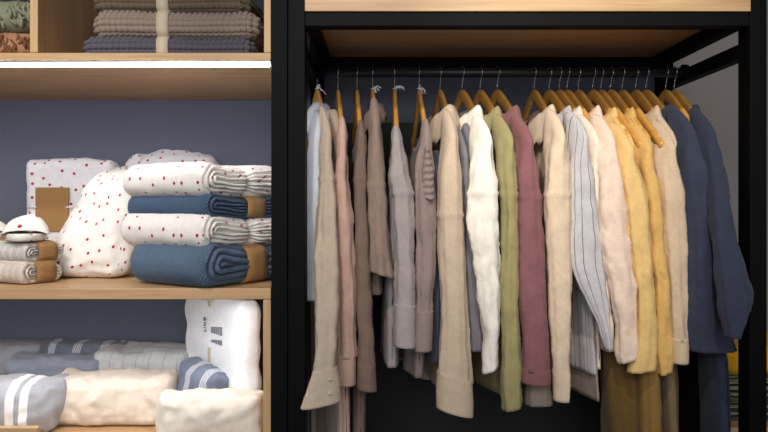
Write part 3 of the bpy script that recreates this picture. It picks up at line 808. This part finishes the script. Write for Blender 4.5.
# printed lettering on the sleeve (left face)
fn = -vd
def on_face(s, zz, off): return a0 + ud * s + fn * off + Vector((0, 0, zz))
g = []
def bar(s, z0, z1, w, off=.0135):
    V = []
    for (ss, zz, oo) in ((s - w, z0, off), (s + w, z0, off), (s + w, z1, off), (s - w, z1, off), (s - w, z0, off - .006), (s + w, z0, off - .006), (s + w, z1, off - .006), (s - w, z1, off - .006)):
        V.append(on_face(ss, zz, oo)[:])
    return V, [(0, 1, 2, 3), (4, 5, 6, 7), (0, 1, 5, 4), (1, 2, 6, 5), (2, 3, 7, 6), (3, 0, 4, 7)]
zt = H - .29
M['print'] = plain('grey_print', (120, 122, 132), .7); M['ribbon'] = plain('beige_ribbon', (196, 186, 158), .7)
for k in range(10): g.append(bar(.105 + .016 * (k % 5), zt - .10 - .03 * (k // 5), zt - .074 - .03 * (k // 5) - .002 * k, .001))
V, Fc = join_geo(g); mesh('fine_print', V, Fc, M['print'], pk, smooth=False)
for z0_, z1_ in ((-.02, .02), (-.21, -.15)):
    V, Fc = bar(.19, zt + z0_, zt + z1_, .004); mesh('ribbon', V, Fc, M['ribbon'], pk, smooth=False)
cu = bpy.data.curves.new('LINO', 'FONT'); cu.body = 'LINO'; cu.size = .018; cu.extrude = .002; cu.space_character = 1.25
to = bpy.data.objects.new('tmp', cu); COL.objects.link(to); bpy.context.view_layer.update()
me = bpy.data.meshes.new_from_object(to.evaluated_get(bpy.context.evaluated_depsgraph_get())); bpy.data.objects.remove(to)
# text runs upwards on the face: text x -> +z, text y -> away from the near edge
V = [(on_face(.212 + v.co.y, zt - .105 + v.co.x, .0125 + v.co.z))[:] for v in me.vertices]
Fc = [list(p.vertices) for p in me.polygons]
mesh('lettering', V, Fc, M['print'], pk, smooth=False)

# ---- waffle blankets in the upper cubby
def blanket(label, px0, px1, zb, h, mat, seed, Yf=1.89, W=.30, amp=.0042, cell=.0160):
    x0, x1 = PX(px0, Yf), PX(px1, Yf); L = x1 - x0
    root = thing('waffle_blanket', label, 'blanket', ((x0 + x1) / 2, Yf + W / 2, zb), 'waffle blankets in the upper cubby')
    k = math.pi / cell
    def disp(nn, w):
        f = lambda a, b: min(1.0, 1.7 * abs(math.sin(a * k)) * abs(math.sin(b * k + 1.57))) - .5
        o = 2 * amp * (nn.y ** 2 * f(w.x, w.z) + nn.z ** 2 * f(w.x, w.y) + nn.x ** 2 * f(w.y, w.z))
        o += .006 * max(0, nn.x) ** 2 * math.cos(math.hypot(w.z, max(0, abs(w.y) - .1)) / h * 18)
        return o
    def df(p):
        p = p.copy(); p.z += .004 * math.sin(p.x * 14 + seed) * (p.z / h + .5); return p
    soft('folded_cloth', None, None, (L, W, h), ((x0 + x1) / 2, Yf + W / 2, zb), 0, mat, seed, r=h * .45, n=(int(L / cell * 6), 40, 36), bulge=.15, wr=.003, disp=disp, deform=df, parent=root)
    bx = PX(163, Yf)
    V, Fc = [], []
    N = 40
    for x in (bx - .016, bx - .0157, bx + .0157, bx + .016):
        q = .010 if abs(x - bx) < .0158 else -.003
        for i in range(N):
            t = 2 * math.pi * i / N
            V.append((x, Yf + W / 2 + math.copysign(abs(math.cos(t)) ** .35, math.cos(t)) * (W / 2 + q + .003), zb + h / 2 + max(-h / 2 + .0005, math.copysign(abs(math.sin(t)) ** .6, math.sin(t)) * (h / 2 + q))))
    for j in range(3):
        for i in range(N): Fc.append((j * N + i, j * N + (i + 1) % N, (j + 1) * N + (i + 1) % N, (j + 1) * N + i))
    b = mesh('paper_band', V, Fc, M['paper'], root); b['label'] = 'beige paper band'
    return root
zb = S1 + .001
blanket('dark aubergine waffle blanket at the bottom of the cubby stack', 81, 250, zb, .062, M['waffle_navy'], 91); zb += .058
blanket('taupe waffle blanket in the middle of the cubby stack', 91, 256, zb, .078, M['waffle_taupe'], 92, 1.89); zb += .074
blanket('dark olive waffle blanket on top of the cubby stack', 92, 246, zb, .07, M['waffle_dark'], 93, 1.90)
def lean(p):
    p = p.copy(); p.x += .05 * (.12 - p.z) / .24 - .02; return p
soft('throw', 'dark brown throw leaning at the right of the waffle blankets', 'throw', (.09, .24, .26), (PX(250, 2.3), 2.345, S1 + .001), 0, M['dark_throw'], 95, r=.02, n=(14, 40, 40), bulge=.2, wr=.006, deform=None)

# ---- fringed throws in the left cubby
def fringed(label, x0, x1, zb, h, mat, fmat, seed, Yf=1.92, nf=64):
    root = thing('fringed_throw', label, 'throw', ((x0 + x1) / 2, Yf + .14, zb), 'fringed throws in the left cubby')
    soft('folded_cloth', None, None, (x1 - x0, .26, h), ((x0 + x1) / 2, Yf + .13, zb), 0, mat, seed, r=h * .45, n=(40, 30, 26), bulge=.2, wr=.007, parent=root)
    rnd = random.Random(seed); g = []
    for i in range(nf):
        x = rnd.uniform(x0 + .01, x1 + .012); t0 = zb + rnd.uniform(.35, .98) * h; y = Yf - rnd.uniform(-.008, .006)
        dx = rnd.uniform(-.022, .022); l = rnd.uniform(.02, .05)
        pts = [(x + dx * t + .004 * math.sin(t * 6 + i), y - .010 * math.sin(t * 3), max(zb + .004, t0 - l * t)) for t in (0, .2, .4, .6, .8, 1)]
        g.append(tube_geo(pts, [.002, .0036, .0036, .0042, .0048, .003], 7))
    V, Fc = join_geo(g); f = mesh('fringe', V, Fc, fmat, root); f['kind'] = 'stuff'
    return root
fringed('rust fringed throw at the bottom of the left cubby', -1.30, -.985, S1 + .001, .085, M['terracotta'], M['rust'], 101)
fringed('sage green fringed throw on top of the rust one', -1.30, -.995, S1 + .088, .09, M['sage'], M['sage'], 102)

# ---- next bay on the right
nb = thing('side_table', 'low oak table with folded blankets beyond the right post', 'table', (1.42, 2.38, 0))
box('table_top', (1.09, 2.16, H - .745), (1.75, 2.62, H - .715), M['oak'], nb)
for (xx, yy) in ((1.11, 2.18), (1.69, 2.18), (1.11, 2.56), (1.69, 2.56)): box('leg', (xx, yy, 0), (xx + .04, yy + .04, H - .7455), M['black'], nb)
zb = H - .714
for (lb, hh, mt, sd) in (('dark striped blanket, lowest beside the right black post', .06, 'stripe_dark', 111), ('green and black striped blanket under the ochre one', .085, 'stripe_green', 112), ('ochre yellow blanket on top of the pile by the right post', .095, 'ochre', 113)):
    soft('folded_blanket', lb, 'blanket', (.46, .34, hh), (1.37, 2.385, zb), 0, M[mt], sd, r=hh * .45, n=(44, 34, 20), bulge=.1, wr=.007, group='blankets on the side table'); zb += hh + .001

# ------------------------------------------------------------------ lights
def spot(name, loc, target, power, size, blend, radius, col=(1, .93, .84)):
    l = bpy.data.lights.new(name, 'SPOT'); l.energy = power; l.spot_size = math.radians(size); l.spot_blend = blend; l.shadow_soft_size = radius; l.color = col
    o = bpy.data.objects.new(name, l); o.location = loc; COL.objects.link(o)
    o.rotation_euler = (Vector(target) - Vector(loc)).to_track_quat('-Z', 'Y').to_euler(); return o
spot('track_spot_right', (.25, .25, 2.85), (.66, 2.0, 1.50), 150, 36, 1, .04)
spot('track_spot_mid', (-.35, .25, 2.85), (.12, 2.0, 1.50), 96, 36, 1, .04)
spot('track_spot_left', (-1.1, .3, 2.85), (-.95, 2.05, 1.05), 105, 44, .9, .04)
def area(name, loc, target, power, sx, sy, col):
    l = bpy.data.lights.new(name, 'AREA'); l.shape = 'RECTANGLE'; l.size = sx; l.size_y = sy; l.energy = power; l.color = col
    o = bpy.data.objects.new(name, l); o.location = loc; COL.objects.link(o)
    o.rotation_euler = (Vector(target) - Vector(loc)).to_track_quat('-Z', 'Y').to_euler(); return o
area('high_fill_light', (0, -2.2, 2.85), (0, 2.3, 1.2), 70, 4.0, 1.2, (1, .96, .92))  # added fill, high behind the camera, to reach the wall behind the rail
area('front_fill_light', (-.6, -3.2, 1.7), (-.2, 2.3, 1.3), 50, 4.0, 2.0, (.90, .95, 1))  # added frontal fill behind the camera, lifts the lower wall; no window there
w = bpy.data.worlds.new('World'); SC.world = w; w.use_nodes = True
w.node_tree.nodes['Background'].inputs[0].default_value = (.9, .93, 1, 1); w.node_tree.nodes['Background'].inputs[1].default_value = .16

# ------------------------------------------------------------------ camera
cam = bpy.data.cameras.new('Camera'); cam.sensor_width = 36; cam.lens = F / 768 * 36
cam.shift_x = 4 / 768; cam.shift_y = -9 / 768
co = bpy.data.objects.new('Camera', cam); co.location = (0, 0, H); co.rotation_euler = (math.pi / 2, 0, 0); COL.objects.link(co)
SC.camera = co
vs = SC.view_settings
vs.view_transform = 'Standard'; vs.look = 'None'; vs.exposure = 0; vs.gamma = 1; vs.use_curve_mapping = False
